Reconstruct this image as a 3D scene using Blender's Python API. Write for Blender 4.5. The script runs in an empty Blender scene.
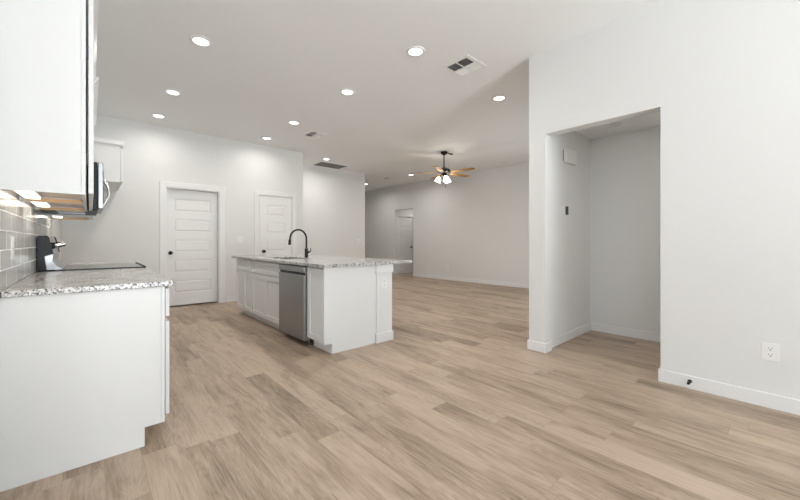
import bpy, bmesh, math, random
from mathutils import Vector, Matrix, Euler

# ------------------------------------------------------------------ camera, world, light, exposure
C = bpy.context.scene.collection
S = bpy.context.scene
H = 3.075            # ceiling height
cam_d = bpy.data.cameras.new('camera'); cam = bpy.data.objects.new('camera', cam_d); C.objects.link(cam)
cam_d.sensor_width = 36; cam_d.sensor_fit = 'HORIZONTAL'; cam_d.lens = 345 / 800 * 36
cam_d.shift_y = -8 / 800; cam_d.clip_start = 0.02
cam.location = (0, 0, 1.13)
cam.rotation_euler = (math.radians(90), 0, -math.atan2(310, 345))
S.camera = cam
S.view_settings.view_transform = 'Standard'; S.view_settings.look = 'None'
S.view_settings.gamma = 1; S.view_settings.exposure = 0.05; S.view_settings.use_curve_mapping = False

w = bpy.data.worlds.new('world'); S.world = w; w.use_nodes = True
nt = w.node_tree; bg = nt.nodes['Background']
sky = nt.nodes.new('ShaderNodeTexSky'); sky.sky_type = 'NISHITA'; sky.sun_disc = False
sky.sun_elevation = math.radians(50); sky.sun_rotation = math.radians(20)
nt.links.new(sky.outputs[0], bg.inputs[0]); bg.inputs[1].default_value = 0.12

def area(name, loc, rot, sx, sy, power, col=(1, 1, 1), shape='RECTANGLE', spread=180):
    l = bpy.data.lights.new(name, 'AREA'); l.shape = shape; l.size = sx; l.size_y = sy
    l.energy = power; l.color = col; l.spread = math.radians(spread)
    o = bpy.data.objects.new(name, l); o.location = loc; o.rotation_euler = [math.radians(a) for a in rot]
    C.objects.link(o); return o
DAY = (0.93, 0.97, 1.0)
area('daylight_front_window', (0.75, -5.68, 1.35), (90, 0, 0), 3.0, 2.1, 85, DAY)
area('added_patio_bounce', (0.75, -5.75, 0.45), (145, 0, 0), 2.4, 0.6, 600, (.90, .96, 1.0), spread=115)  # added lamp standing in for unseen patio bounce, aimed up to brighten the ceiling
area('added_side_daylight', (-3.68, -1.4, 1.2), (102, 0, -90), 2.4, 1.6, 95, DAY)  # light of an added, unseen side window, for the right wall and ceiling
area('added_living_daylight', (6.0, 1.62, 1.0), (82, 0, 0), 1.5, 1.2, 48, DAY)  # light of a window added out of view to lift the living room
WARM = (1.0, 0.97, 0.92)
P_DOWN = 8.6        # recessed downlights
P_BAR = 0.5         # bar lights under the wall cabinets
E_SHADE = 8.0
P_FAN = 11.0      # fan lamp glass

# ------------------------------------------------------------------ materials
def mat(name, col, rough=0.5, metal=0.0, spec=0.5, emit=None, estr=0):
    m = bpy.data.materials.new(name); m.use_nodes = True
    b = m.node_tree.nodes['Principled BSDF']
    b.inputs['Base Color'].default_value = (*col, 1); b.inputs['Roughness'].default_value = rough
    b.inputs['Metallic'].default_value = metal; b.inputs['Specular IOR Level'].default_value = spec
    if emit:
        b.inputs['Emission Color'].default_value = (*emit, 1); b.inputs['Emission Strength'].default_value = estr
    return m
def N(m, t, **k):
    n = m.node_tree.nodes.new(t)
    for a, v in k.items(): setattr(n, a, v)
    return n
def L(m, a, b): m.node_tree.links.new(a, b)
def coords(m, scale=(1, 1, 1), rot=(0, 0, 0)):
    g = N(m, 'ShaderNodeNewGeometry'); mp = N(m, 'ShaderNodeMapping')
    mp.inputs['Scale'].default_value = scale; mp.inputs['Rotation'].default_value = rot
    L(m, g.outputs['Position'], mp.inputs[0]); return mp.outputs[0]
def paint(name, col, rough, bump=0.08, scale=160):
    m = mat(name, col, rough); b = m.node_tree.nodes['Principled BSDF']
    n = N(m, 'ShaderNodeTexNoise'); n.inputs['Scale'].default_value = scale; n.inputs['Detail'].default_value = 3
    L(m, coords(m), n.inputs['Vector'])
    bp = N(m, 'ShaderNodeBump'); bp.inputs['Strength'].default_value = bump; bp.inputs['Distance'].default_value = 0.002
    L(m, n.outputs[0], bp.inputs['Height']); L(m, bp.outputs[0], b.inputs['Normal'])
    return m
M = {}
M['wall'] = paint('wall_paint', (0.71, 0.71, 0.70), 0.7)
M['ceil'] = paint('ceiling_paint', (0.84, 0.845, 0.84), 0.75)
M['trim'] = paint('trim_paint', (0.76, 0.757, 0.75), 0.38, 0.02)
M['cab'] = paint('cabinet_paint', (0.72, 0.725, 0.72), 0.35, 0.02)
M['gap'] = mat('dark_gap', (0.06, 0.06, 0.06), 0.6)
M['ply'] = paint('raw_plywood', (0.80, 0.68, 0.58), 0.6, 0.1)
M['maple'] = paint('raw_maple_edge', (0.74, 0.45, 0.20), 0.55, 0.1)
M['black'] = mat('matte_black_metal', (0.018, 0.017, 0.016), 0.38, 0.6)
M['blackglass'] = mat('black_glass', (0.01, 0.01, 0.012), 0.06)
M['blackplastic'] = mat('black_plastic', (0.012, 0.014, 0.017), 0.45, 0.0, 0.3)
M['chrome'] = mat('polished_steel', (0.75, 0.75, 0.75), 0.15, 1.0)
M['plastic'] = mat('white_plastic', (0.78, 0.78, 0.765), 0.35)
M['slot'] = mat('dark_slot', (0.03, 0.03, 0.03), 0.5)
M['rubber'] = mat('grey_rubber', (0.12, 0.12, 0.12), 0.7)
M['lens'] = mat('lit_lens', (1, 1, 1), 0.5, emit=(1, 0.97, 0.92), estr=6)
M['barlens'] = mat('lit_bar_lens', (1, 1, 1), 0.5, emit=(1, 0.93, 0.82), estr=2.5)
def frosted():
    m = bpy.data.materials.new('lit_frosted_glass'); m.use_nodes = True; t = m.node_tree
    for n in list(t.nodes):
        if n.type != 'OUTPUT_MATERIAL': t.nodes.remove(n)
    tr = t.nodes.new('ShaderNodeBsdfTransparent'); em = t.nodes.new('ShaderNodeEmission'); em.inputs[0].default_value = (1, .95, .87, 1)
    em.inputs[1].default_value = E_SHADE; mx = t.nodes.new('ShaderNodeMixShader'); mx.inputs[0].default_value = 0.5
    t.links.new(tr.outputs[0], mx.inputs[1]); t.links.new(em.outputs[0], mx.inputs[2])
    t.links.new(mx.outputs[0], [n for n in t.nodes if n.type == 'OUTPUT_MATERIAL'][0].inputs[0]); return m
M['shade'] = frosted()
M['duct'] = mat('duct_grey', (0.16, 0.16, 0.155), 0.8)
M['vent'] = mat('vent_enamel', (0.84, 0.84, 0.82), 0.45)
M['filter'] = mat('return_filter', (0.20, 0.20, 0.19), 0.9)

def steel():
    m = mat('brushed_stainless', (0.37, 0.38, 0.395), 0.34, 1.0); b = m.node_tree.nodes['Principled BSDF']
    n = N(m, 'ShaderNodeTexNoise'); n.inputs['Scale'].default_value = 1; n.inputs['Detail'].default_value = 4
    L(m, coords(m, (3, 3, 400)), n.inputs['Vector'])
    r = N(m, 'ShaderNodeMapRange'); r.inputs[3].default_value = 0.26; r.inputs[4].default_value = 0.42
    L(m, n.outputs[0], r.inputs[0]); L(m, r.outputs[0], b.inputs['Roughness'])
    bp = N(m, 'ShaderNodeBump'); bp.inputs['Strength'].default_value = 0.05; bp.inputs['Distance'].default_value = 0.001
    L(m, n.outputs[0], bp.inputs['Height']); L(m, bp.outputs[0], b.inputs['Normal'])
    return m
M['steel'] = steel()

def granite():
    m = mat('speckled_granite', (0.7, 0.7, 0.7), 0.2); b = m.node_tree.nodes['Principled BSDF']
    co = coords(m)
    n1 = N(m, 'ShaderNodeTexNoise'); n1.inputs['Scale'].default_value = 9; n1.inputs['Detail'].default_value = 6; n1.inputs['Roughness'].default_value = 0.7
    L(m, co, n1.inputs['Vector'])
    r1 = N(m, 'ShaderNodeValToRGB'); e = r1.color_ramp.elements
    e[0].position = 0.34; e[0].color = (0.48, 0.47, 0.46, 1); e[1].position = 0.58; e[1].color = (0.84, 0.83, 0.81, 1)
    q = r1.color_ramp.elements.new(0.47); q.color = (0.70, 0.68, 0.66, 1)
    L(m, n1.outputs[0], r1.inputs[0])
    # dark mineral specks
    n2 = N(m, 'ShaderNodeTexNoise'); n2.inputs['Scale'].default_value = 75; n2.inputs['Detail'].default_value = 4; n2.inputs['Roughness'].default_value = 0.75
    L(m, co, n2.inputs['Vector'])
    r2 = N(m, 'ShaderNodeValToRGB'); e = r2.color_ramp.elements
    e[0].position = 0.45; e[0].color = (0, 0, 0, 1); e[1].position = 0.50; e[1].color = (1, 1, 1, 1)
    L(m, n2.outputs[0], r2.inputs[0])
    mx = N(m, 'ShaderNodeMix', data_type='RGBA')
    mx.inputs[6].default_value = (0.06, 0.06, 0.065, 1)
    L(m, r2.outputs[0], mx.inputs[0]); L(m, r1.outputs[0], mx.inputs[7])
    # small grey and white crystals
    v = N(m, 'ShaderNodeTexVoronoi'); v.inputs['Scale'].default_value = 120
    L(m, co, v.inputs['Vector'])
    hs = N(m, 'ShaderNodeSeparateColor'); L(m, v.outputs['Color'], hs.inputs[0])
    r3 = N(m, 'ShaderNodeMapRange'); r3.inputs[3].default_value = 0.62; r3.inputs[4].default_value = 1.12
    L(m, hs.outputs[0], r3.inputs[0])
    mu = N(m, 'ShaderNodeVectorMath', operation='SCALE')
    L(m, mx.outputs[2], mu.inputs[0]); L(m, r3.outputs[0], mu.inputs['Scale'])
    L(m, mu.outputs[0], b.inputs['Base Color'])
    return m
M['granite'] = granite()

def floor_mat():
    m = mat('oak_plank_floor', (0.5, 0.4, 0.3), 0.42); b = m.node_tree.nodes['Principled BSDF']
    g = N(m, 'ShaderNodeNewGeometry'); sp = N(m, 'ShaderNodeSeparateXYZ'); L(m, g.outputs['Position'], sp.inputs[0])
    def mth(op, a, bb=None, c=None):
        n = N(m, 'ShaderNodeMath', operation=op)
        for i, x in enumerate((a, bb, c)):
            if x is None: continue
            if isinstance(x, (int, float)): n.inputs[i].default_value = x
            else: L(m, x, n.inputs[i])
        return n.outputs[0]
    PW, PL = 0.1515, 1.22
    u = mth('DIVIDE', mth('ADD', sp.outputs['X'], 10 * PW - 0.0535), PW)
    row = mth('FLOOR', u)
    wn = N(m, 'ShaderNodeTexWhiteNoise', noise_dimensions='1D'); L(m, row, wn.inputs['W'])
    v = mth('ADD', mth('DIVIDE', mth('ADD', sp.outputs['Y'], 20.0), PL), mth('MULTIPLY', wn.outputs['Value'], 7.3))
    pl = mth('FLOOR', v)
    cb = N(m, 'ShaderNodeCombineXYZ'); L(m, row, cb.inputs[0]); L(m, pl, cb.inputs[1])
    w2 = N(m, 'ShaderNodeTexWhiteNoise', noise_dimensions='3D'); L(m, cb.outputs[0], w2.inputs['Vector'])
    # grain coordinates, shifted for every plank
    sh = N(m, 'ShaderNodeVectorMath', operation='SCALE'); L(m, w2.outputs['Color'], sh.inputs[0]); sh.inputs['Scale'].default_value = 30
    ad = N(m, 'ShaderNodeVectorMath', operation='ADD'); L(m, g.outputs['Position'], ad.inputs[0]); L(m, sh.outputs[0], ad.inputs[1])
    def stretched(sx, sy, scale, detail, rough, dist=0.0):
        mp = N(m, 'ShaderNodeMapping'); mp.inputs['Scale'].default_value = (sx, sy, 1); L(m, ad.outputs[0], mp.inputs[0])
        n = N(m, 'ShaderNodeTexNoise'); n.inputs['Scale'].default_value = scale; n.inputs['Detail'].default_value = detail
        n.inputs['Roughness'].default_value = rough; n.inputs['Distortion'].default_value = dist
        L(m, mp.outputs[0], n.inputs['Vector']); return n.outputs[0]
    big = stretched(9, 1.5, 1.0, 3, 0.6, 0.6)
    mid = stretched(55, 2.6, 1.0, 6, 0.74, 0.8)
    fine = stretched(260, 7, 1.0, 4, 0.7)
    # cathedral grain: bands of a slowly varying field
    fld = stretched(9, 1.1, 1.0, 1, 0.4, 0.3)
    ring = mth('ABSOLUTE', mth('SUBTRACT', mth('FRACT', mth('MULTIPLY', fld, 22.0)), 0.5))
    s = mth('ADD', mth('ADD', mth('MULTIPLY', big, 0.46), mth('MULTIPLY', ring, 0.09)), mth('ADD', mth('MULTIPLY', mid, 0.38), mth('MULTIPLY', fine, 0.27)))
    s = mth('ADD', s, mth('MULTIPLY', mth('SUBTRACT', w2.outputs['Value'], 0.5), 0.13))
    r = N(m, 'ShaderNodeValToRGB'); e = r.color_ramp.elements
    e[0].position = 0.43; e[0].color = (0.19, 0.138, 0.096, 1)
    e[1].position = 0.75; e[1].color = (0.49, 0.382, 0.291, 1)
    q = e.new(0.53); q.color = (0.325, 0.239, 0.168, 1)
    q = e.new(0.62); q.color = (0.42, 0.320, 0.240, 1)
    L(m, s, r.inputs[0])
    # joints
    fu = mth('FRACT', u); fv = mth('FRACT', v)
    du = mth('MULTIPLY', mth('MINIMUM', fu, mth('SUBTRACT', 1.0, fu)), PW)
    dv = mth('MULTIPLY', mth('MINIMUM', fv, mth('SUBTRACT', 1.0, fv)), PL)
    dd = mth('MINIMUM', du, dv)
    jr = N(m, 'ShaderNodeMapRange'); jr.inputs[1].default_value = 0.0004; jr.inputs[2].default_value = 0.0022
    jr.inputs[3].default_value = 0.80; jr.inputs[4].default_value = 1.0; L(m, dd, jr.inputs[0])
    mu = N(m, 'ShaderNodeVectorMath', operation='SCALE'); L(m, r.outputs[0], mu.inputs[0]); L(m, jr.outputs[0], mu.inputs['Scale'])
    L(m, mu.outputs[0], b.inputs['Base Color'])
    rr = N(m, 'ShaderNodeMapRange'); rr.inputs[3].default_value = 0.36; rr.inputs[4].default_value = 0.52
    L(m, mid, rr.inputs[0]); L(m, rr.outputs[0], b.inputs['Roughness'])
    bp = N(m, 'ShaderNodeBump'); bp.inputs['Strength'].default_value = 0.12; bp.inputs['Distance'].default_value = 0.001
    L(m, mth('ADD', jr.outputs[0], mth('MULTIPLY', fine, 0.4)), bp.inputs['Height']); L(m, bp.outputs[0], b.inputs['Normal'])
    return m
M['floor'] = floor_mat()

def tile_mat():
    m = mat('grey_glazed_tile', (0.5, 0.5, 0.5), 0.3, 0.0, 0.22); b = m.node_tree.nodes['Principled BSDF']
    g = N(m, 'ShaderNodeNewGeometry'); sp = N(m, 'ShaderNodeSeparateXYZ'); L(m, g.outputs['Position'], sp.inputs[0])
    cb = N(m, 'ShaderNodeCombineXYZ'); L(m, sp.outputs['Y'], cb.inputs[0]); L(m, sp.outputs['Z'], cb.inputs[1])
    mp = N(m, 'ShaderNodeMapping'); mp.inputs['Location'].default_value = (0.05, -0.908, 0); L(m, cb.outputs[0], mp.inputs[0])
    br = N(m, 'ShaderNodeTexBrick'); L(m, mp.outputs[0], br.inputs['Vector'])
    br.inputs['Scale'].default_value = 1; br.inputs['Brick Width'].default_value = 0.30; br.inputs['Row Height'].default_value = 0.092
    br.inputs['Mortar Size'].default_value = 0.0035; br.inputs['Mortar Smooth'].default_value = 0.3
    br.inputs['Color1'].default_value = (0.44, 0.44, 0.435, 1); br.inputs['Color2'].default_value = (0.58, 0.58, 0.57, 1)
    br.inputs['Mortar'].default_value = (0.95, 0.95, 0.94, 1)
    L(m, br.outputs['Color'], b.inputs['Base Color'])
    rr = N(m, 'ShaderNodeMapRange'); rr.inputs[3].default_value = 0.20; rr.inputs[4].default_value = 0.6
    L(m, br.outputs['Fac'], rr.inputs[0]); L(m, rr.outputs[0], b.inputs['Roughness'])
    n = N(m, 'ShaderNodeTexNoise'); n.inputs['Scale'].default_value = 14; L(m, coords(m), n.inputs['Vector'])
    bp = N(m, 'ShaderNodeBump'); bp.inputs['Strength'].default_value = 0.25; bp.inputs['Distance'].default_value = 0.003
    L(m, n.outputs[0], bp.inputs['Height']); L(m, bp.outputs[0], b.inputs['Normal'])
    return m
M['tile'] = tile_mat()

def oak():
    m = mat('golden_oak_blade', (0.5, 0.3, 0.12), 0.6, 0.0, 0.15); b = m.node_tree.nodes['Principled BSDF']
    tc = N(m, 'ShaderNodeTexCoord'); mp = N(m, 'ShaderNodeMapping'); mp.inputs['Scale'].default_value = (4, 60, 1)
    L(m, tc.outputs['Object'], mp.inputs[0])
    n = N(m, 'ShaderNodeTexNoise'); n.inputs['Scale'].default_value = 1; n.inputs['Detail'].default_value = 4; L(m, mp.outputs[0], n.inputs['Vector'])
    r = N(m, 'ShaderNodeValToRGB'); e = r.color_ramp.elements
    e[0].position = 0.3; e[0].color = (0.28, 0.15, 0.05, 1); e[1].position = 0.7; e[1].color = (0.52, 0.31, 0.12, 1)
    L(m, n.outputs[0], r.inputs[0]); L(m, r.outputs[0], b.inputs['Base Color']); return m
M['oak'] = oak()

def glass():
    m = bpy.data.materials.new('window_glass'); m.use_nodes = True; t = m.node_tree
    for n in list(t.nodes):
        if n.type != 'OUTPUT_MATERIAL': t.nodes.remove(n)
    tr = t.nodes.new('ShaderNodeBsdfTransparent'); gl = t.nodes.new('ShaderNodeBsdfGlossy'); gl.inputs['Roughness'].default_value = 0.02
    mx = t.nodes.new('ShaderNodeMixShader'); mx.inputs[0].default_value = 0.06
    t.links.new(tr.outputs[0], mx.inputs[1]); t.links.new(gl.outputs[0], mx.inputs[2])
    t.links.new(mx.outputs[0], [n for n in t.nodes if n.type == 'OUTPUT_MATERIAL'][0].inputs[0]); return m
M['glass'] = glass()

# ------------------------------------------------------------------ mesh helpers (all shapes are given in room metres)
class G:
    def __init__(s): s.bm = bmesh.new()
    def box(s, x0, y0, z0, x1, y1, z1, bevel=0.0, seg=2):
        r = bmesh.ops.create_cube(s.bm, size=1)
        vs = r['verts']; x0, x1 = sorted((x0, x1)); y0, y1 = sorted((y0, y1)); z0, z1 = sorted((z0, z1))
        for v in vs: v.co = Vector(((x0 + x1) / 2 + v.co.x * (x1 - x0), (y0 + y1) / 2 + v.co.y * (y1 - y0), (z0 + z1) / 2 + v.co.z * (z1 - z0)))
        if bevel:
            es = list({e for v in vs for e in v.link_edges})
            bmesh.ops.bevel(s.bm, geom=es, offset=bevel, segments=seg, profile=0.5, affect='EDGES')
        return s
    def prism(s, pts, axis, a, b):
        # pts: outline in the two other axes, extruded along axis from a to b
        def P(p, t):
            return {'x': (t, p[0], p[1]), 'y': (p[0], t, p[1]), 'z': (p[0], p[1], t)}[axis]
        A = [s.bm.verts.new(P(p, a)) for p in pts]; B = [s.bm.verts.new(P(p, b)) for p in pts]
        s.bm.faces.new(A); s.bm.faces.new(list(reversed(B)))
        n = len(pts)
        for i in range(n): s.bm.faces.new([A[i], B[i], B[(i + 1) % n], A[(i + 1) % n]])
        return s
    def lathe(s, prof, c=(0, 0, 0), seg=32, mtx=None, cap=True):
        # prof: (radius, height) pairs
        rings = []
        for r, z in prof:
            ring = []
            for i in range(seg):
                t = 2 * math.pi * i / seg
                p = Vector((r * math.cos(t), r * math.sin(t), z))
                if mtx: p = mtx @ p
                ring.append(s.bm.verts.new(p + Vector(c)))
            rings.append(ring)
        for a, b in zip(rings, rings[1:]):
            for i in range(seg): s.bm.faces.new([a[i], a[(i + 1) % seg], b[(i + 1) % seg], b[i]])
        if cap:
            s.bm.faces.new(list(reversed(rings[0]))); s.bm.faces.new(rings[-1])
        return s
    def tube(s, pts, r, seg=12):
        pts = [Vector(p) for p in pts]; rings = []
        up = None
        for i, p in enumerate(pts):
            d = (pts[min(i + 1, len(pts) - 1)] - pts[max(i - 1, 0)]).normalized()
            if up is None:
                up = d.orthogonal().normalized()
            up = (up - d * up.dot(d)).normalized(); sd = d.cross(up)
            rr = r[i] if isinstance(r, (list, tuple)) else r
            rings.append([s.bm.verts.new(p + (up * math.cos(2 * math.pi * k / seg) + sd * math.sin(2 * math.pi * k / seg)) * rr) for k in range(seg)])
        for a, b in zip(rings, rings[1:]):
            for i in range(seg): s.bm.faces.new([a[i], a[(i + 1) % seg], b[(i + 1) % seg], b[i]])
        s.bm.faces.new(list(reversed(rings[0]))); s.bm.faces.new(rings[-1])
        return s
    def build(s, name, m, parent=None, smooth=False, origin=None):
        bmesh.ops.recalc_face_normals(s.bm, faces=s.bm.faces)
        org = Vector((0, 0, 0))
        p = parent
        while p is not None: org += p.location; p = p.parent
        own = Vector((0, 0, 0))
        if parent is None:
            if origin is None:
                xs = [v.co.x for v in s.bm.verts]; ys = [v.co.y for v in s.bm.verts]; zs = [v.co.z for v in s.bm.verts]
                own = Vector(((min(xs) + max(xs)) / 2, (min(ys) + max(ys)) / 2, min(zs)))
            else: own = Vector(origin)
        bmesh.ops.translate(s.bm, verts=s.bm.verts, vec=-(org + own))
        me = bpy.data.meshes.new(name); s.bm.to_mesh(me); s.bm.free()
        me.materials.append(M[m] if isinstance(m, str) else m)
        if smooth:
            for f in me.polygons: f.use_smooth = True
            try: me.set_sharp_from_angle(angle=math.radians(35))
            except Exception: pass
        o = bpy.data.objects.new(name, me); C.objects.link(o); o.location = own
        if parent: o.parent = parent
        return o
def tag(o, label, cat, group=None):
    o['label'] = label; o['category'] = cat
    if group: o['group'] = group
    return o
def thing(name, label, cat, loc=(0, 0, 0), group=None):
    o = bpy.data.objects.new(name, None); o.empty_display_size = 0.1; C.objects.link(o); o.location = loc
    return tag(o, label, cat, group)
def struct(name, g, m, **k):
    o = g.build(name, m, **k); o['kind'] = 'structure'; return o
def struct_root(name, loc=(0, 0, 0)):
    o = bpy.data.objects.new(name, None); C.objects.link(o); o.location = loc; o['kind'] = 'structure'; return o
def dup(root, loc, label=None, group=None):
    r = root.copy(); C.objects.link(r); r.location = loc
    if label: r['label'] = label
    if group: r['group'] = group
    for ch in list(root.children):
        c = ch.copy(); C.objects.link(c); c.parent = r
        for g_ in list(ch.children):
            d = g_.copy(); C.objects.link(d); d.parent = c
    return r

# ------------------------------------------------------------------ key planes of the room
XL = -0.31           # kitchen wall behind the cooker
YB = 7.0             # wall with the two doors
YR = 7.97            # recessed wall right of it
XF = 7.925           # far living room wall
XR = 3.445           # near right wall
T = 0.13

struct('floor', G().box(-3.85, -5.8, -0.1, 9.9, 11.5, 0), 'floor')
struct('ceiling', G().box(-3.85, -5.8, H, 9.9, 11.5, H + 0.1), 'ceil')
struct('wall_left', G().box(XL - T, 2.2, 0, XL, YR, H), 'wall')
g = G()
for a, b in ((XL, 0.965), (1.785, 2.505), (3.20, 3.45)): g.box(a, YB, 0, b, YB + T, H)
for a, b in ((0.965, 1.785), (2.505, 3.20)): g.box(a, YB, 2.062, b, YB + T, H)
g.box(3.32, YB + T, 0, 3.45, YR, H)
struct('wall_back', g, 'wall')
struct('wall_rear', G().box(XL - T, YR, 0, 5.82, YR + T, H).box(5.69, YR + T, 0, 5.82, 11.3, H), 'wall')
struct('wall_end', G().box(5.69, 11.3, 0, XF + T, 11.3 + T, H), 'wall')
HY0, HY1 = 8.165, 9.10       # opening to the hall
struct('wall_far', G().box(XF, 1.80, 0, XF + T, HY0, H).box(XF, HY1, 0, XF + T, 11.3, H).box(XF, HY0, 2.25, XF + T, HY1, H), 'wall')
g = G().box(XF + T, 9.17, 0, 8.13, 9.17 + T, 2.45).box(8.89, 9.17, 0, 9.6, 9.17 + T, 2.45).box(8.13, 9.17, 2.04, 8.89, 9.17 + T, 2.45)
struct('wall_hall_left', g, 'wall')
struct('wall_hall_right', G().box(XF + T, 8.165 - T, 0, 9.6, 8.165, 2.45), 'wall')
struct('wall_hall_end', G().box(9.6, 8.165 - T, 0, 9.6 + T, 9.17 + T, 2.45), 'wall')
struct('ceiling_hall', G().box(XF + T, 8.165 - T, 2.45, 9.6 + T, 9.17 + T, 2.55), 'ceil')
# right wall with its opening, the alcove behind it
OY0, OY1, OZ = 0.670, 1.6255, 2.23
g = G().box(XR, -5.5, 0, XR + T, OY0, H).box(XR, OY1, 0, XR + T, 1.7975, H).box(XR, OY0, OZ, XR + T, OY1, H)
struct('wall_right', g, 'wall')
LW0, LW1, LWZ0, LWZ1 = 5.25, 6.75, 0.65, 2.15
g = G().box(XR + T, 1.664, 0, LW0, 1.7975, H).box(LW1, 1.664, 0, XF + T, 1.7975, H).box(LW0, 1.664, 0, LW1, 1.7975, LWZ0).box(LW0, 1.664, LWZ1, LW1, 1.7975, H)
struct('wall_living_near', g, 'wall')
struct('wall_alcove_back', G().box(4.786, -0.6, 0, 4.786 + T, 1.664, 2.45), 'wall')
struct('wall_alcove_near', G().box(XR + T, -0.6 - T, 0, 4.786 + T, -0.6, 2.45), 'wall')
struct('ceiling_alcove', G().box(XR + T, -0.6 - T, 2.45, 4.786 + T, 1.664, 2.52), 'ceil')
# walls behind and beside the camera, with windows, the side one added for light
FW = (-0.75, 2.25, 0.30, 2.40)
g = G().box(-3.5 - T, -5.5 - T, 0, FW[0], -5.5, H).box(FW[1], -5.5 - T, 0, XR + T, -5.5, H)
g.box(FW[0], -5.5 - T, 0, FW[1], -5.5, FW[2]).box(FW[0], -5.5 - T, FW[3], FW[1], -5.5, H)
struct('wall_front', g, 'wall')
SW = (-2.6, -0.2, 0.45, 2.35)
g = G().box(-3.5 - T, -5.5, 0, -3.5, SW[0], H).box(-3.5 - T, SW[1], 0, -3.5, 2.2, H)
g.box(-3.5 - T, SW[0], 0, -3.5, SW[1], SW[2]).box(-3.5 - T, SW[0], SW[3], -3.5, SW[1], H)
struct('wall_side', g, 'wall')
struct('wall_return', G().box(-3.5, 2.2 - T, 0, XL, 2.2, H), 'wall')

def window(name, axis, pos, a0, a1, z0, z1, n):
    r = struct_root(name, (pos, a0, z0) if axis == 'x' else (a0, pos, z0))
    def bx(g, a, b, c, d, t0, t1):
        if axis == 'x': g.box(pos - t1, a, c, pos - t0, b, d)
        else: g.box(a, pos - t1, c, b, pos - t0, d)
    f = G(); bx(f, a0, a1, z0, z0 + .05, .03, .09); bx(f, a0, a1, z1 - .05, z1, .03, .09)
    for i in range(n + 1):
        c = a0 + (a1 - a0) * i / n; c = min(max(c, a0 + .025), a1 - .025)
        bx(f, c - .025, c + .025, z0 + .05, z1 - .05, .03, .09)
    f.build('window_frame', 'trim', r)
    p = G(); bx(p, a0 + .05, a1 - .05, z0 + .05, z1 - .05, .058, .062); p.build('pane', 'glass', r)
window('window_1', 'y', -5.5, FW[0], FW[1], FW[2], FW[3], 3)
window('added_window_2', 'x', -3.5, SW[0], SW[1], SW[2], SW[3], 2)  # added beside the camera, out of view, to go with the side light
window('added_window_3', 'y', 1.7975, LW0, LW1, LWZ0, LWZ1, 2)  # added in the living room wall, out of view, for its daylight

# ------------------------------------------------------------------ baseboards
BH, BT = 0.10, 0.014
def bb(g, x0, y0, x1, y1):
    # run with a small chamfer on the top edge
    g.box(x0, y0, 0, x1, y1, BH, 0.003, 1)
g = G(); bb(g, XR - BT, -5.5, XR, OY0 + BT); bb(g, XR, OY0, XR + T, OY0 + BT); struct('baseboard_right', g, 'trim')
g = G(); bb(g, XR - BT, OY1 - BT, XR, 1.7975 + BT); bb(g, XR, 1.7975, XF, 1.7975 + BT); bb(g, XR, OY1 - BT, XR + T, OY1)
struct('baseboard_pier', g, 'trim')
g = G(); bb(g, XR + T, 1.664 - BT, 4.786, 1.664); bb(g, 4.786 - BT, -0.6, 4.786, 1.664 - BT); struct('baseboard_alcove', g, 'trim')
g = G(); bb(g, XF - BT, 1.812, XF, HY0); bb(g, XF, HY0, XF + T, HY0 + BT); struct('baseboard_far', g, 'trim')
g = G(); bb(g, XF - BT, HY1, XF, 11.3); struct('baseboard_far_left', g, 'trim')
g = G(); bb(g, XL + BT, YB - BT, 0.862, YB); struct('baseboard_back_left', g, 'trim')
g = G(); bb(g, 1.892, YB - BT, 2.425, YB); struct('baseboard_back_middle', g, 'trim')
g = G(); bb(g, 3.295, YB - BT, 3.464, YB); bb(g, 3.45, YB, 3.464, YR - BT); bb(g, 3.45, YR - BT, 5.834, YR); bb(g, 5.82, YR, 5.834, 11.3)
struct('baseboard_rear', g, 'trim')
g = G(); bb(g, XF + T, 9.17 - BT, 8.05 + .02, 9.17); bb(g, 9.586, 8.165, 9.6, 9.17); struct('baseboard_hall', g, 'trim')
g = G(); bb(g, XL, 5.17, XL + BT, YB); struct('baseboard_left', g, 'trim')

# ------------------------------------------------------------------ doors (setting)
PANEL_Z = [(0.237, 0.460), (0.594, 0.817), (0.951, 1.174), (1.308, 1.531), (1.665, 1.888)]
def panel_door(g, x0, x1, z0, z1, yf, yb, px0, px1, pz):
    # slab facing -Y with five recessed, raised-centre panels
    ins = 0.010
    g.box(x0, yf + ins, z0, x1, yb, z1)
    g.box(x0, yf, z0, px0, yf + ins, z1); g.box(px1, yf, z0, x1, yf + ins, z1)
    zs = [z0] + [v for p in pz for v in p] + [z1]
    for i in range(0, len(zs), 2): g.box(px0, yf, zs[i], px1, yf + ins, zs[i + 1])
    for a, b in pz:
        m_ = 0.022
        c = [(px0 + m_, a + m_), (px1 - m_, a + m_), (px1 - m_, b - m_), (px0 + m_, b - m_)]
        k = 0.012
        d = [(px0 + m_ + k, a + m_ + k), (px1 - m_ - k, a + m_ + k), (px1 - m_ - k, b - m_ - k), (px0 + m_ + k, b - m_ - k)]
        A = [g.bm.verts.new((p[0], yf + ins, p[1])) for p in c]; B = [g.bm.verts.new((p[0], yf + 0.003, p[1])) for p in d]
        g.bm.faces.new(B)
        for i in range(4): g.bm.faces.new([A[i], A[(i + 1) % 4], B[(i + 1) % 4], B[i]])
def knob(parent, x, y, z, name='door_knob'):
    mx = Matrix.Rotation(math.radians(90), 4, 'X')
    g = G().lathe([(0.033, 0), (0.033, 0.006), (0.028, 0.010), (0.012, 0.012), (0.011, 0.030), (0.020, 0.036), (0.028, 0.048), (0.028, 0.058), (0.020, 0.066), (0.006, 0.069)], (x, y, z), 24, mx)
    return g.build(name, 'black', parent, smooth=True)
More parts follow.
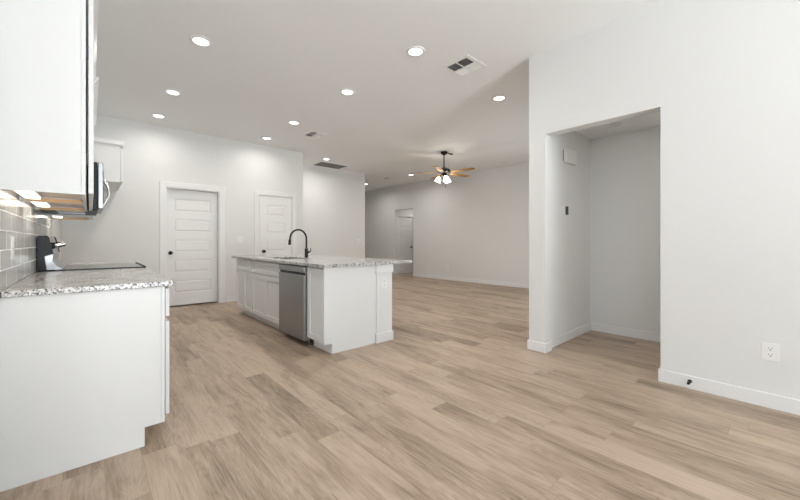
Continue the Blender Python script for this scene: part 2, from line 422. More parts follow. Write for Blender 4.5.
def casing(parent, x0, x1, zt, yw, cw=0.095, ct=0.017, right=True):
    g = G().box(x0 - cw, yw - ct, 0, x0, yw, zt + cw, 0.003, 1).box(x1, yw - ct, 0, x1 + cw, yw, zt + cw, 0.003, 1).box(x0, yw - ct, zt, x1, yw, zt + cw, 0.003, 1)
    return g.build('door_casing', 'trim', parent)
def hinges(parent, x, y, zs):
    for z in zs:
        G().lathe([(0.007, -0.045), (0.007, 0.045)], (x, y, z), 12).build('hinge', 'vent', parent, smooth=True)
# door 1: closed, set back in its frame
d = struct_root('door_1', (1.375, YB, 0))
casing(d, 0.965, 1.785, 2.062, YB)
G().box(0.965, YB, 0, 0.977, YB + T, 2.062).box(1.773, YB, 0, 1.785, YB + T, 2.062).box(0.977, YB, 2.05, 1.773, YB + T, 2.062).build('door_jamb', 'trim', d)
g = G(); panel_door(g, 0.980, 1.770, 0.022, 2.047, YB + 0.09, YB + 0.125, 1.085, 1.662, PANEL_Z); g.build('door_slab', 'trim', d)
knob(d, 1.035, YB + 0.09, 0.942)
# door 2: flush with its casing
d = struct_root('door_2', (2.852, YB, 0))
casing(d, 2.505, 3.20, 2.075, YB, cw=0.09)
G().box(2.505, YB, 0, 2.515, YB + T, 2.075).box(3.19, YB, 0, 3.20, YB + T, 2.075).build('door_jamb', 'trim', d)
g = G(); panel_door(g, 2.519, 3.186, 0.012, 2.066, YB + 0.004, YB + 0.04, 2.655, 3.05, PANEL_Z); g.build('door_slab', 'trim', d)
knob(d, 2.60, YB + 0.004, 0.942)
G().lathe([(0.030, 0), (0.028, 0.012), (0.018, 0.016)], (2.60, YB + 0.004, 0.842), 20, Matrix.Rotation(math.radians(90), 4, 'X')).build('lock_rose', 'black', d, smooth=True)
hinges(d, 3.192, YB - 0.004, (0.25, 1.05, 1.82))
# door 3: in the hall past the living room
d = struct_root('door_3', (8.51, 9.17, 0))
casing(d, 8.13, 8.89, 2.04, 9.17, cw=0.075)
g = G(); panel_door(g, 8.142, 8.878, 0.012, 2.03, 9.19, 9.225, 8.255, 8.765, PANEL_Z); g.build('door_slab', 'trim', d)
knob(d, 8.80, 9.19, 0.946)

# ------------------------------------------------------------------ cabinets
def shaker(g, face, sgn, y0, y1, z0, z1, th=0.020, st=0.057, flat=False):
    # door or drawer front in a plane X=face, the front pointing along sgn
    back = face - sgn * th
    if flat:
        g.box(back, y0, z0, face, y1, z1, 0.0025, 1); return
    g.box(back, y0, z0, face, y0 + st, z1, 0.0015, 1); g.box(back, y1 - st, z0, face, y1, z1, 0.0015, 1)
    g.box(back, y0 + st, z0, face, y1 - st, z0 + st, 0.0015, 1); g.box(back, y0 + st, z1 - st, face, y1 - st, z1, 0.0015, 1)
    g.box(back, y0 + st, z0 + st, face - sgn * 0.012, y1 - st, z1 - st)
def front(parent, name, face, sgn, y0, y1, z0, z1, **k):
    g = G(); shaker(g, face, sgn, y0, y1, z0, z1, **k); return g.build(name, 'cab', parent)

# --- left run, base cabinets
def base_left(y0, y1, label, splits):
    t = thing('base_cabinet', label, 'cabinet', ((XL + 0.30) / 2, (y0 + y1) / 2, 0), 'base cabinets under the left counter')
    g = G().box(XL + .003, y0, 0.104, 0.30, y1, 0.876).box(XL + .003, y0, 0, 0.225, y1, 0.104)
    g.build('body', 'cab', t)
    f = G().box(0.301, y0, 0.104, 0.318, y0 + 0.035, 0.876).box(0.301, y1 - 0.035, 0.104, 0.318, y1, 0.876)
    f.box(0.301, y0 + .035, 0.84, 0.318, y1 - .035, 0.876).box(0.301, y0 + .035, 0.104, 0.318, y1 - .035, 0.14).box(0.301, y0 + .035, 0.68, 0.318, y1 - .035, 0.70)
    f.build('face_frame', 'cab', t)
    yy = [y0 + (y1 - y0) * i / splits for i in range(splits + 1)]
    for a, b in zip(yy, yy[1:]):
        front(t, 'door', 0.342, 1, a + 0.012, b - 0.012, 0.138, 0.675)
        front(t, 'drawer_front', 0.342, 1, a + 0.012, b - 0.012, 0.703, 0.862)
    return t
R0, R1 = 3.70, 4.46            # cooker
CE = 5.15                       # end of the counter
base_left(2.365, 2.99, 'white base cabinet at the near end of the left counter, plain side showing', 1)
base_left(2.992, R0 - 0.004, 'white base cabinet in the left run, next to the cooker on its near side', 2)
base_left(R1 + 0.004, CE, 'white base cabinet beyond the cooker in the left run', 1)
tag(G().box(XL + .013, 2.345, 0.878, 0.360, R0 - 0.003, 0.908, 0.004).build('countertop', 'granite'), 'speckled grey and white granite worktop on the near left cabinets', 'countertop', 'granite worktops of the left run')
tag(G().box(XL + .013, R1 + 0.003, 0.878, 0.360, CE + 0.02, 0.908, 0.004).build('countertop', 'granite'), 'short granite worktop beyond the cooker, along the left wall', 'countertop', 'granite worktops of the left run')
tag(G().box(XL + .001, 2.30, 0.909, XL + 0.011, CE, 1.368).build('tile_backsplash', 'tile'), 'glossy grey subway tile backsplash with pale grout behind the left counter', 'backsplash')

# --- left run, wall cabinets
UZ0, UZ1 = 1.370, 2.40
def wall_cab(y0, y1, z0, xf, label, rail=True, crown=0.05, doors=1):
    t = thing('wall_cabinet', label, 'cabinet', ((XL + xf) / 2, (y0 + y1) / 2, z0), 'white wall cabinets over the left counter')
    xb = XL + 0.003; xs = xf - 0.018
    if rail:
        G().box(xb, y0, z0, xs, y0 + 0.015, UZ1).build('side_panel', 'cab', t)
        G().box(xb, y1 - 0.015, z0 + 0.001, xs, y1, UZ1).build('side_panel', 'cab', t)
        G().box(xb, y0 + .015, z0 + 0.030, xs, y1 - .015, UZ1).build('body', 'ply', t)
        G().box(xb + .03, y1 - 0.034, z0 + 0.002, xs - .001, y1 - 0.016, z0 + 0.019).build('bottom_rail', 'maple', t)
    else:
        G().box(xb, y0, z0, xs, y1, UZ1).build('body', 'cab', t)
    g = G().box(xs + .001, y0, z0, xf, y0 + .035, UZ1).box(xs + .001, y1 - .035, z0, xf, y1, UZ1)
    g.box(xs + .001, y0 + .035, z0, xf, y1 - .035, z0 + .04).box(xs + .001, y0 + .035, UZ1 - .04, xf, y1 - .035, UZ1)
    g.build('face_frame', 'cab', t)
    yy = [y0 + (y1 - y0) * i / doors for i in range(doors + 1)]
    for a, b in zip(yy, yy[1:]): front(t, 'door', xf + 0.030, 1, a + .010, b - .010, z0 + .008, UZ1 - .012)
    c = xf + crown
    G().prism([(xb, UZ1), (xf + .033, UZ1), (xf + .036, UZ1 + .012), (c, UZ1 + .045), (c, UZ1 + .060), (xb, UZ1 + .060)], 'y', y0 - (.0 if y0 > 2.5 else .03), y1).build('crown', 'cab', t)
    return t
XU = -0.016
c1 = wall_cab(2.37, 2.978, UZ0, XU, 'white wall cabinet nearest the camera, at the left edge of the photo')
G().lathe([(0.006, -0.03), (0.006, 0.03)], (XU + 0.005, 2.383, 1.55), 10).build('hinge', 'gap', c1, smooth=True)
G().lathe([(0.006, -0.03), (0.006, 0.03)], (XU + 0.005, 2.383, 2.10), 10).build('hinge', 'gap', c1, smooth=True)
wall_cab(2.98, R0 - 0.003, UZ0, XU, 'white wall cabinet between the nearest one and the microwave', doors=2)
wall_cab(R1 + 0.003, CE, UZ0, XU + .01, 'white wall cabinet beyond the microwave', doors=1, crown=.055)
wall_cab(R0, R1, 1.78, XU + 0.01, 'short white wall cabinet over the microwave', rail=False, doors=2, crown=.058)
# deep cabinet over the fridge space
FY0, FY1, FX, FZ0, FZ1 = 5.85, YB - 0.003, 0.300, 1.917, 2.39
t = thing('refrigerator_cabinet', 'deep white wall cabinet with crown trim, high over an empty fridge space', 'cabinet', (0, (FY0 + FY1) / 2, FZ0))
G().box(XL + .003, FY0, FZ0, FX - .02, FY1, FZ1).build('body', 'cab', t)
G().box(FX - .019, FY0, FZ0, FX, FY1, FZ1).build('face_frame', 'cab', t)
front(t, 'door', FX + .024, 1, FY0 + .012, (FY0 + FY1) / 2 - .003, FZ0 + .01, FZ1 - .02)
front(t, 'door', FX + .024, 1, (FY0 + FY1) / 2 + .003, FY1 - .012, FZ0 + .01, FZ1 - .02)
G().box(XL + .003, FY0 - .008, FZ1, FX + .026, FY1, FZ1 + .015).build('crown_fillet', 'cab', t)
G().prism([(FX - .05, FZ1 + .015), (FX + .026, FZ1 + .015), (FX + .045, FZ1 + .05), (FX + .045, FZ1 + .062), (FX - .05, FZ1 + .062)], 'y', FY0 - .03, FY1).box(XL + .003, FY0 - .03, FZ1 + .015, FX - .05, FY1, FZ1 + .062).build('crown', 'cab', t)

# bar lights under the wall cabinets
def bar(y0, y1, label):
    t = thing('under_cabinet_light', label, 'light', (-0.24, (y0 + y1) / 2, 1.398), 'bar lights under the wall cabinets')
    G().box(-0.275, y0, 1.384, -0.205, y1, 1.400, .003).build('housing', 'plastic', t)
    r_ = 0.030; pts = []
    for k in range(9): a = math.pi * k / 8; pts.append((-0.24 + r_ * math.cos(a), y1 - r_ - .005 + r_ * math.sin(a)))
    for k in range(9): a = math.pi + math.pi * k / 8; pts.append((-0.24 + r_ * math.cos(a), y0 + r_ + .005 + r_ * math.sin(a)))
    G().prism(pts, 'z', 1.376, 1.384).build('diffuser', 'barlens', t)
    area('bar_lamp', (-0.24, (y0 + y1) / 2, 1.374), (0, 0, 0), 0.05, y1 - y0 - .04, P_BAR, (1, .9, .76))
bar(2.42, 2.88, 'lit bar light under the wall cabinet nearest the camera')
bar(3.05, 3.50, 'lit bar light under the second wall cabinet, just before the microwave')
bar(4.60, 5.00, 'lit bar light under the wall cabinet beyond the microwave')

# --- microwave
t = thing('microwave', 'over-the-range microwave with black sides and curved steel handle, under short cabinet', 'microwave', (-.13, (R0 + R1) / 2, 1.385))
G().box(XL + .012, R0 + .003, 1.385, 0.045, R1 - .003, 1.775, .004).build('body', 'blackplastic', t)
G().box(0.047, R0 + .003, 1.400, 0.082, R1 - .16, 1.775, .006).build('door', 'steel', t)
G().box(0.0825, R0 + .06, 1.46, 0.085, R1 - .22, 1.72).build('door_window', 'blackglass', t)
G().box(0.047, R1 - .157, 1.400, 0.082, R1 - .003, 1.775, .006).build('control_panel', 'blackglass', t)
g = G().box(-.2, R0 + .12, 1.378, -.03, R0 + .34, 1.386).box(-.2, R1 - .34, 1.378, -.03, R1 - .12, 1.386); g.build('grease_filter', 'steel', t)
pts = [(0.082 + 0.036 * math.sin(math.pi * k / 14), R0 + .045, 1.430 + 0.22 * k / 14) for k in range(15)]
G().tube(pts, 0.009).build('handle', 'chrome', t, smooth=True)

# --- cooker
t = thing('range', 'electric cooker with black glass cooktop and slanted back panel between left counters', 'cooker', (0.02, (R0 + R1) / 2, 0))
G().box(XL + .02, R0 + .002, 0.09, 0.300, R1 - .002, 0.900).box(XL + .05, R0 + .03, 0, 0.24, R1 - .03, 0.09).build('body', 'blackplastic', t)
G().box(-0.20, R0 + .004, 0.902, 0.345, R1 - .004, 0.918, .003).build('cooktop', 'blackglass', t)
G().prism([(0.302, 0.885), (0.352, 0.885), (0.362, 0.905), (0.362, 0.922), (0.346, 0.922), (0.346, 0.901), (0.302, 0.901)], 'y', R0 + .002, R1 - .002).build('front_trim', 'blackplastic', t)
g = G().box(0.302, R0 + .004, 0.30, 0.340, R1 - .004, 0.87, .006); dr = g.build('oven_door', 'steel', t)
G().box(0.3405, R0 + .12, 0.42, 0.343, R1 - .12, 0.70).build('oven_window', 'blackglass', dr)
G().tube([(0.342, R0 + .06, .80), (0.385, R0 + .06, .80), (0.385, R1 - .06, .80), (0.342, R1 - .06, .80)], .011).build('oven_handle', 'chrome', dr, smooth=True)
G().box(0.302, R0 + .004, 0.10, 0.338, R1 - .004, 0.29, .006).build('warming_drawer', 'steel', t)
prof = [(-0.292, 0.9185), (-0.292, 1.168), (-0.285, 1.178), (-0.240, 1.178), (-0.232, 1.170), (-0.206, 1.040), (-0.255, 1.020), (-0.243, 0.9185)]
G().prism(prof, 'y', R0 + .006, R0 + .030).build('end_cap', 'blackplastic', t)
G().prism(prof, 'y', R1 - .030, R1 - .006).build('end_cap', 'blackplastic', t)
prof2 = [(-0.285, 0.9185), (-0.285, 1.172), (-0.240, 1.172), (-0.210, 1.035), (-0.214, 0.985), (-0.190, 0.945), (-0.160, 0.9225), (-0.160, 0.9185)]
G().prism(prof2, 'y', R0 + .031, R1 - .031).build('back_panel', 'steel', t)
nrm = Vector((0.977, 0, 0.21))
for i, yk in enumerate((R0 + .09, R0 + .17, R1 - .17, R1 - .09)):
    c = Vector((-0.2245, yk, 1.10)); q = nrm.to_track_quat('Z', 'Y').to_matrix().to_4x4()
    kb = G().lathe([(0.026, 0), (0.026, 0.014), (0.020, 0.016), (0.020, 0.024)], c, 24, q).build('control_knob', 'blackplastic', t, smooth=True)
    G().lathe([(0.021, 0.0245), (0.0215, 0.030), (0.021, 0.056), (0.018, 0.060)], c, 24, q).build('knob_cap', 'chrome', kb, smooth=True)

# ------------------------------------------------------------------ island
XI = 1.730                      # plane of the door fronts
IY = [3.07, 3.425, 4.092, 5.122, 5.82]
def island_unit(y0, y1, label, nd, drawer, name='island_cabinet'):
    t = thing(name, label, 'cabinet', ((XI + 2.335) / 2, (y0 + y1) / 2, 0), 'cabinets of the island')
    b = G().box(XI + .022, y0, 0.104, 2.33, y1, 0.876).box(XI + .085, y0, 0, 2.33, y1, 0.104) if not name == 'sink_cabinet' else \
        G().box(XI + .022, y0, 0.104, 2.33, y1, 0.66).box(XI + .085, y0, 0, 2.33, y1, 0.104).box(XI + .022, y0, .66, XI + .06, y1, .876).box(2.27, y0, .66, 2.33, y1, .876).box(XI + .06, y0, .66, 2.27, y0 + .02, .876).box(XI + .06, y1 - .02, .66, 2.27, y1, .876)
    b.build('body', 'cab', t)
    top = 0.862
    if drawer:
        front(t, 'drawer_front', XI, -1, y0 + .012, y1 - .012, 0.700, top, st=0.045)
        top = 0.684
    w_ = (y1 - y0 - .024) / nd
    for i in range(nd):
        front(t, 'door', XI, -1, y0 + .012 + w_ * i + (.0015 if i else 0), y0 + .012 + w_ * (i + 1) - (.0015 if i < nd - 1 else 0), 0.112, top)
    return t
t = island_unit(IY[0] + .002, IY[1], 'narrow white island cabinet with one tall door between dishwasher and end panel', 1, False)
island_unit(IY[2], IY[3] - .001, 'white island sink cabinet with false drawer front over two doors, left of the dishwasher', 2, True, 'sink_cabinet')
island_unit(IY[3] + .001, IY[4], 'white island cabinet with one drawer at the end farthest from the camera', 2, True)
# dishwasher
t = thing('dishwasher', 'stainless steel dishwasher built into the white island', 'dishwasher', (2.0, 3.78, 0))
y0, y1 = IY[1] + .006, IY[2] - .004
G().box(XI + .03, y0, 0.10, 2.32, y1, 0.872).box(XI + .16, y0 + .03, 0, 2.2, y1 - .03, .10).build('body', 'blackplastic', t)
G().box(1.700, y0, 0.066, XI + .028, y1, 0.770, .005).build('door', 'steel', t)
G().box(1.700, y0, 0.800, XI + .028, y1, 0.862, .004).box(1.718, y0, 0.770, XI + .028, y1, .800).build('control_panel', 'steel', t)
G().box(1.7175, y0 + .006, 0.772, 1.7180, y1 - .006, .799).build('pocket_handle', 'slot', t)
G().box(XI + .095, y0 + .01, 0.012, XI + .105, y1 - .01, 0.094).build('toe_kick', 'slot', t)
for yy in (y0 + .05, y1 - .05): G().lathe([(.014, 0), (.014, .01), (.007, .012), (.007, .095)], (XI + .06, yy, 0), 12).build('leveling_foot', 'chrome', t, smooth=True)
# end panel and post
tag(G().box(1.728, 3.05, 0.104, 2.365, 3.071, 0.877).box(1.815, 3.05, 0, 2.365, 3.071, .104).build('end_panel', 'cab'), 'plain white panel closing the near end of the island', 'panel')
t = thing('island_post', 'square white trimmed post under the corner of the island top', 'post', (2.46, 3.16, 0))
G().box(2.382, 3.035, 0, 2.602, 3.257, 0.877).box(2.366, 3.05, 0.106, 2.382, 3.257, 0.781).build('shaft', 'cab', t)
G().box(2.366, 3.022, 0, 2.616, 3.27, 0.105, .003, 1).build('base_trim', 'cab', t)
G().box(2.366, 3.022, 0.782, 2.616, 3.27, 0.877, .003, 1).build('cap_trim', 'cab', t)
tag(G().box(2.34, 3.272, 0, 2.46, 5.82, .877).build('island_back_wall', 'cab'), 'white half wall along the seating side of the island, behind the post', 'panel')
# island countertop with the sink cut out
SX0, SX1, SY0, SY1 = 1.86, 2.24, 4.23, 4.98
g = G(); IX0, IX1, IYa, IYb = 1.690, 2.895, 3.005, 5.93
for a in ((IX0, IYa, SX0, IYb), (SX1, IYa, IX1, IYb), (SX0, IYa, SX1, SY0), (SX0, SY1, SX1, IYb)): g.box(a[0], a[1], .878, a[2], a[3], .908)
bmesh.ops.remove_doubles(g.bm, verts=g.bm.verts, dist=1e-5)
tag(g.build('countertop', 'granite'), 'large speckled granite top of the island with an overhang on the far side', 'countertop')
g = G(); e_ = .012
g.box(SX0 - e_, SY0 - e_, .70, SX1 + e_, SY1 + e_, .712)
g.box(SX0 - e_, SY0 - e_, .712, SX0, SY1 + e_, .877).box(SX1, SY0 - e_, .712, SX1 + e_, SY1 + e_, .877).box(SX0, SY0 - e_, .712, SX1, SY0, .877).box(SX0, SY1, .712, SX1, SY1 + e_, .877)
s_ = tag(g.build('kitchen_sink', 'steel'), 'undermount stainless sink sunk in the island top below the black faucet', 'sink')
G().lathe([(.045, .712), (.045, .716), (.03, .716)], (2.05, 4.60, 0), 24).build('drain', 'chrome', s_, smooth=True)
# faucet
FXc, FYc = 2.32, 4.60
t = thing('kitchen_faucet', 'matte black high-arc pull-down faucet standing on the island top', 'faucet', (FXc, FYc, .908))
G().lathe([(.030, .9085), (.030, .914), (.024, .918), (.024, 1.03), (.020, 1.036), (.014, 1.04)], (FXc, FYc, 0), 24).build('base', 'black', t, smooth=True)
pts = [(FXc, FYc, 1.03 + .03 * k) for k in range(5)]
ca = 1.175; rr = 0.123
for k in range(1, 17):
    a = math.pi * k / 16; pts.append((FXc - rr + rr * math.cos(a), FYc, ca + rr * math.sin(a) * 1.05))
pts.append((FXc - 2 * rr - .002, FYc, ca - .012))
G().tube(pts, 0.0125, 14).build('spout', 'black', t, smooth=True)
G().tube([pts[-1], (pts[-1][0] - .001, FYc, ca - .020), (pts[-1][0] - .006, FYc, ca - .085)], [.0135, .018, .019], 14).build('spray_head', 'black', t, smooth=True)
G().tube([(FXc, FYc, .985), (FXc + .028, FYc - .035, .985)], .014).tube([(FXc + .028, FYc - .035, .985), (FXc + .040, FYc - .050, .992), (FXc + .042, FYc - .052, 1.04)], [.010, .007, .006]).build('lever', 'black', t, smooth=True)
tag(G().lathe([(.022, .9085), (.022, .922), (.019, .932), (.010, .936)], (2.30, 4.85, 0), 20).build('disposal_button', 'chrome', smooth=True), 'small round chrome button on the island top beside the black faucet', 'button')

# ------------------------------------------------------------------ plates on the walls
def plate(name, label, cat, axis, pos, a, z, wd, ht, kind, group, sgn=-1, cover='plastic'):
    # axis: the wall's normal axis, pos: wall plane; plate faces sgn
    loc = (pos, a, z) if axis == 'x' else (a, pos, z)
    t = thing(name, label, cat, loc, group)
    def B(g, a0, z0, a1, z1, t0, t1, bev=0):
        if axis == 'x': g.box(pos + sgn * t0, a0, z0, pos + sgn * t1, a1, z1, bev)
        else: g.box(a0, pos + sgn * t0, z0, a1, pos + sgn * t1, z1, bev)
        return g
    B(G(), a - wd / 2, z - ht / 2, a + wd / 2, z + ht / 2, .0, .006, .002).build('cover_plate', cover, t)
    if kind == 'outlet':
        for s in (1, -1):
            zc = z + s * 0.021
            o = B(G(), a - .017, zc - .014, a + .017, zc + .014, .0061, .0085, .001).build('socket', 'plastic', t)
            h = B(G(), a - .009, zc + .000, a - .006, zc + .009, .0086, .0090)
            B(h, a + .006, zc + .001, a + .009, zc + .008, .0086, .0090); B(h, a - .003, zc - .011, a + .003, zc - .005, .0086, .0090)
            h.build('slots', 'slot', o)
    else:
        n = kind
        for i in range(n):
            c = a + (i - (n - 1) / 2) * .046
            B(G(), c - .016, z - .033, c + .016, z + .033, .0061, .009, .001).build('rocker', 'plastic', t)
    return t
plate('wall_outlet', 'white double outlet low on the near right wall', 'outlet', 'x', XR, 0.062, .383, .082, .120, 'outlet', 'wall outlets')
plate('wall_outlet', 'white outlet on the face of the island post', 'outlet', 'y', 3.035, 2.488, .668, .074, .118, 'outlet', 'wall outlets')
plate('wall_outlet', 'small white outlet low on the far living room wall', 'outlet', 'x', XF, 6.69, .396, .08, .12, 'outlet', 'wall outlets')
plate('light_switch', 'white double light switch between the two panel doors', 'switch', 'y', YB, 2.140, 1.175, .122, .122, 2, 'light switches')
plate('light_switch', 'white wide light switch near the right end of the recessed wall', 'switch', 'y', YR, 5.58, 1.170, .165, .122, 3, 'light switches')
plate('wall_outlet', 'outlet on the tiled backsplash over the near left counter', 'outlet', 'x', XL + .010, 2.66, 1.10, .074, .118, 'outlet', 'wall outlets', sgn=1)
# chime and thermostat on the alcove wall
t = thing('door_chime', 'white rectangular door chime box high on the alcove side wall', 'chime', (4.11, 1.664, 2.03))
G().box(3.965, 1.625, 2.03, 4.255, 1.6639, 2.185, .008).build('cover', 'plastic', t)
G().box(3.9625, 1.657, 2.045, 3.9645, 1.6635, 2.17).build('side_strip', 'rubber', t)  # thin dark strip on the left side of the chime box
t = thing('thermostat', 'small black and white oblong thermostat on the alcove side wall', 'thermostat', (4.015, 1.664, 1.445))
G().box(3.962, 1.652, 1.440, 4.062, 1.6639, 1.532, .005).build('base', 'plastic', t)
G().box(4.000, 1.640, 1.438, 4.060, 1.6515, 1.534, .006).build('face', 'blackglass', t)
# door stop on the baseboard
t = thing('door_stop', 'small black door stop on the baseboard of the near right wall', 'door stop', (XR - BT, .484, .059))
mx = Matrix.Rotation(math.radians(-90), 4, 'Y')
G().lathe([(.014, 0.0005), (.014, .004), (.006, .008), (.005, .05)], (XR - BT, .484, .059), 16, mx).build('rod', 'black', t, smooth=True)
G().lathe([(.010, .050), (.011, .056), (.009, .066)], (XR - BT, .484, .059), 16, mx).build('bumper', 'black', t, smooth=True)

# ------------------------------------------------------------------ ceiling fixtures
def can(x, y, label, first=[]):
    if not first:
        t = thing('recessed_light', label, 'light', (x, y, H), 'lit recessed ceiling lights')
        G().lathe([(.064, -.004), (.074, -.012), (.094, -.010), (.100, -.004), (.100, -.0004), (.064, -.0004)], (x, y, H), 40, cap=False).build('trim_ring', 'plastic', t, smooth=True)
        G().lathe([(.001, -.0065), (.063, -.0065), (.063, -.002), (.001, -.002)], (x, y, H), 40).build('lens', 'lens', t)
        first.append(t)
    else: t = dup(first[0], (x, y, H), label)
    area('downlight_lamp', (x, y, H - .016), (0, 0, 0), .13, .13, P_DOWN * (0.6 if 6.4 < y < 6.5 else 1.25 if x > 5 or y > 7 else 1.0), WARM, 'DISK', 165)
for x, y, lb in [
    (.80, 3.77, 'largest recessed light in the left row, over the kitchen aisle'),
    (.80, 5.30, 'middle recessed light of the left row over the kitchen aisle'),
    (.79, 6.44, 'recessed light of the left row closest to the back wall, above the left door'),
    (2.47, 2.51, 'nearest and largest recessed light, on the ceiling left of the square vent'),
    (2.48, 3.78, 'recessed light over the near end of the island, right of the left row'),
    (2.47, 5.33, 'recessed light just left of the smaller ceiling vent'),
    (2.46, 6.47, 'recessed light nearest the back wall, above the right door'),
    (4.11, 2.57, 'recessed light on the shaded ceiling beside the top of the near right wall'),
    (4.12, 7.16, 'recessed light right above the dark return grille'),
    (6.88, 9.37, 'farthest recessed light, beside the end corner of the recessed wall'),
    (6.90, 7.20, 'recessed light at the left blade tip of the ceiling fan')]: can(x, y, lb)

area('added_alcove_fill', (4.15, -0.1, 2.44), (0, 0, 0), .25, .25, 9, WARM, 'DISK')  # added fill for the dark alcove, no fixture modelled
area('added_hall_fill', (8.8, 8.63, 2.44), (0, 0, 0), .25, .25, 4, WARM, 'DISK')  # added fill to brighten the hall and its door, no fixture modelled
def register(x0, x1, y0, y1, label):
    t = thing('ceiling_register', label, 'vent', ((x0 + x1) / 2, (y0 + y1) / 2, H), 'white supply registers')
    z = H; b = .045
    G().box(x0, y0, z - .006, x1, y0 + b, z - .0002, .002, 1).box(x0, y1 - b, z - .006, x1, y1, z - .0002, .002, 1).box(x0, y0 + b, z - .006, x0 + b, y1 - b, z - .0002, .002, 1).box(x1 - b, y0 + b, z - .006, x1, y1 - b, z - .0002, .002, 1).build('frame', 'vent', t)
    G().box(x0 + b, y0 + b, z - .0015, x1 - b, y1 - b, z - .0002).build('backing', 'duct', t)
    xm, ym = (x0 + x1) / 2, (y0 + y1) / 2
    G().box(xm - .005, y0 + b, z - .012, xm + .005, y1 - b, z - .002).box(x0 + b, ym - .005, z - .0118, x1 - b, ym + .005, z - .002).build('divider', 'vent', t)
    g = G(); n = 7; hs = .009
    for qx, qy in ((0, 0), (1, 0), (0, 1), (1, 1)):
        a0, a1 = (x0 + b, xm - .005) if qx == 0 else (xm + .005, x1 - b)
        c0, c1 = (y0 + b, ym - .005) if qy == 0 else (ym + .005, y1 - b)
        alongx = (qx + qy) % 2 == 0
        for k in range(n):
            f = (k + .5) / n
            if alongx:   # slats run along X, throw air to +-Y
                yc = c0 + (c1 - c0) * f; s = 1 if qy else -1
                g.prism([(yc - s * hs * .7, z - .003), (yc + s * hs * .6, z - .014), (yc + s * hs * .6 + .0012, z - .013), (yc - s * hs * .7 + .0012, z - .002)], 'x', a0, a1)
            else:
                xc = a0 + (a1 - a0) * f; s = 1 if qx else -1
                g.prism([(xc - s * hs * .7, z - .003), (xc + s * hs * .6, z - .014), (xc + s * hs * .6 + .0012, z - .013), (xc - s * hs * .7 + .0012, z - .002)], 'y', c0, c1)
    g.build('louvers', 'vent', t)
register(2.905, 3.265, 2.19, 2.55, 'largest square white ceiling register, near the top of the near right wall')
register(2.86, 3.19, 5.50, 5.86, 'smaller white ceiling register, between the island and the return grille')
register(6.60, 6.90, 7.90, 8.20, 'tiny distant white register on the living room ceiling')
t = thing('return_grille', 'dark rectangular return air grille on the ceiling by the recessed wall', 'vent', (4.53, 7.67, H))
x0, x1, y0, y1 = 4.14, 4.92, 7.42, 7.93
G().box(x0, y0, H - .008, x1, y0 + .025, H - .0002).box(x0, y1 - .025, H - .008, x1, y1, H - .0002).box(x0, y0 + .025, H - .008, x0 + .025, y1 - .025, H - .0002).box(x1 - .025, y0 + .025, H - .008, x1, y1 - .025, H - .0002).build('frame', 'vent', t)
G().box(x0 + .025, y0 + .025, H - .0015, x1 - .025, y1 - .025, H - .0002).build('filter', 'filter', t)
g = G(); n = 26
for k in range(n):
    yc = y0 + .03 + (y1 - y0 - .06) * k / (n - 1)
    g.prism([(yc - .006, H - .003), (yc + .004, H - .012), (yc + .0052, H - .011), (yc - .0048, H - .002)], 'x', x0 + .025, x1 - .025)
g.box((x0 + x1) / 2 - .004, y0 + .025, H - .013, (x0 + x1) / 2 + .004, y1 - .025, H - .0015); g.build('louvers', 'filter', t)
def detector(x, y, z, label):
    t = thing('smoke_detector', label, 'smoke detector', (x, y, z), 'white smoke detectors')
    G().lathe([(.068, -.0005), (.068, -.012), (.062, -.018)], (x, y, z), 32).build('base', 'plastic', t, smooth=True)
    G().lathe([(.060, -.0185), (.056, -.036), (.035, -.044), (.005, -.046)], (x, y, z), 32).build('cover', 'plastic', t, smooth=True)
detector(7.58, 4.64, H, 'white smoke detector on the living room ceiling right of the fan')
detector(4.39, 1.27, 2.45, 'white smoke detector on the low alcove ceiling')

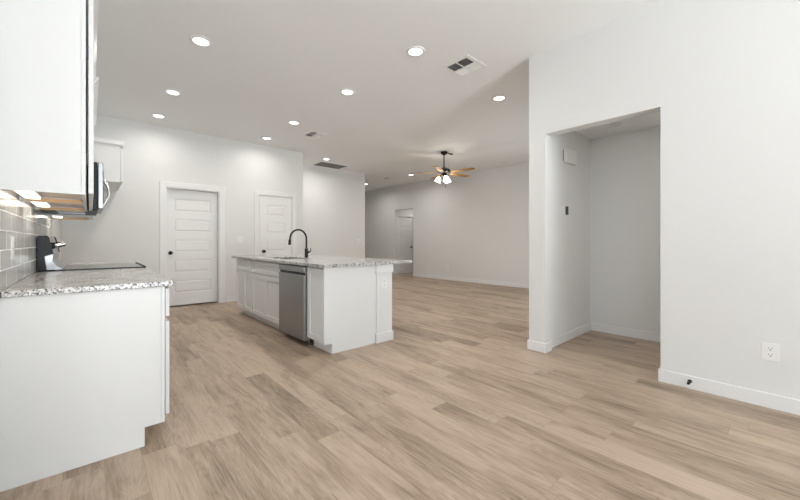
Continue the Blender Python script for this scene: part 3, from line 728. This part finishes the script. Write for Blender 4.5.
# ------------------------------------------------------------------ ceiling fan
FX_, FY_ = 5.69, 4.91
t = thing('ceiling_fan', 'black ceiling fan with five golden wood blades and lit frosted glass lamps', 'ceiling fan', (FX_, FY_, H))
FC = (FX_, FY_, 0)
G().lathe([(.075, H - .0005), (.075, H - .02), (.062, H - .045), (.030, H - .065), (.018, H - .07)], FC, 32).build('canopy', 'black', t, smooth=True)
G().lathe([(.0125, H - .07), (.0125, H - .345)], FC, 16).build('downrod', 'black', t, smooth=True)
G().lathe([(.020, H - .325), (.045, H - .345), (.10, H - .365), (.135, H - .39), (.140, H - .41), (.125, H - .435), (.080, H - .455), (.06, H - .47)], FC, 40).build('motor_housing', 'black', t, smooth=True)
BZ = H - .452
base_ang = math.atan2(-310, 345)       # direction pointing right from where the photo was taken
for k in range(5):
    ang = base_ang - math.radians(40) + math.radians(72) * k
    mxr = Matrix.Translation(Vector((FX_, FY_, BZ))) @ Matrix.Rotation(ang, 4, 'Z') @ Matrix.Rotation(math.radians(-6), 4, 'X')
    out = [(0.19, .042), (0.25, .058), (0.45, .066), (0.62, .070), (0.69, .064), (0.722, .045), (0.735, .018), (0.735, -.018), (0.722, -.045), (0.69, -.064), (0.62, -.070), (0.45, -.066), (0.25, -.058), (0.19, -.042)]
    g = G().prism(out, 'z', -.003, .003)
    me_o = bpy.data.meshes.new('blade'); bmesh.ops.recalc_face_normals(g.bm, faces=g.bm.faces); g.bm.to_mesh(me_o); g.bm.free(); me_o.materials.append(M['oak'])
    bl = bpy.data.objects.new('blade', me_o); C.objects.link(bl); bl.parent = t
    bl.matrix_local = Matrix.Translation(-Vector((FX_, FY_, H))) @ mxr
    gi = G().prism([(.06, .014), (.17, .012), (.22, .035), (.27, .030), (.28, 0), (.27, -.030), (.22, -.035), (.17, -.012), (.06, -.014)], 'z', -.010, -.0035)
    me_i = bpy.data.meshes.new('blade_bracket'); bmesh.ops.recalc_face_normals(gi.bm, faces=gi.bm.faces); gi.bm.to_mesh(me_i); gi.bm.free(); me_i.materials.append(M['black'])
    bi = bpy.data.objects.new('blade_bracket', me_i); C.objects.link(bi); bi.parent = t
    bi.matrix_local = bl.matrix_local
G().lathe([(.055, H - .470), (.062, H - .480), (.062, H - .510), (.040, H - .530), (.012, H - .540)], FC, 32).build('light_fitter', 'black', t, smooth=True)
for k in range(3):
    ang = base_ang + math.radians(-76 + 120 * k)
    dx, dy = math.cos(ang), math.sin(ang)
    a = Vector((FX_ + .045 * dx, FY_ + .045 * dy, H - .505)); b = Vector((FX_ + .085 * dx, FY_ + .085 * dy, H - .515))
    arm = G().tube([a, b, b + Vector((.012 * dx, .012 * dy, -.02))], .012).build('lamp_arm', 'black', t, smooth=True)
    ax = Vector((dx * .42, dy * .42, -1)).normalized(); q = ax.to_track_quat('Z', 'Y').to_matrix().to_4x4()
    prof = [(.020, 0), (.030, .010), (.048, .035), (.056, .065), (.062, .095), (.070, .115), (.066, .115), (.052, .066), (.044, .037), (.020, .006)]
    G().lathe(prof, b + Vector((.012 * dx, .012 * dy, -.02)), 28, q).build('lamp_shade', 'shade', t, smooth=True)
    pl = bpy.data.lights.new('fan_bulb', 'POINT'); pl.energy = P_FAN; pl.color = (1, .90, .77); pl.shadow_soft_size = .02
    po = bpy.data.objects.new('fan_bulb', pl); C.objects.link(po); po.location = b + Vector((.012 * dx, .012 * dy, -.02)) + ax * .10
for dx, ln in ((-.02, .20), (.03, .235)):
    vx, vy = dx * math.cos(base_ang), dx * math.sin(base_ang)
    ch = G().tube([(FX_ + vx, FY_ + vy, H - .53), (FX_ + vx, FY_ + vy, H - .53 - ln + .03)], .002, 6).build('pull_chain', 'black', t)
    G().lathe([(.003, .0), (.008, -.008), (.009, -.025), (.004, -.03)], (FX_ + vx, FY_ + vy, H - .53 - ln + .03), 12).build('chain_pendant', 'black', ch, smooth=True)
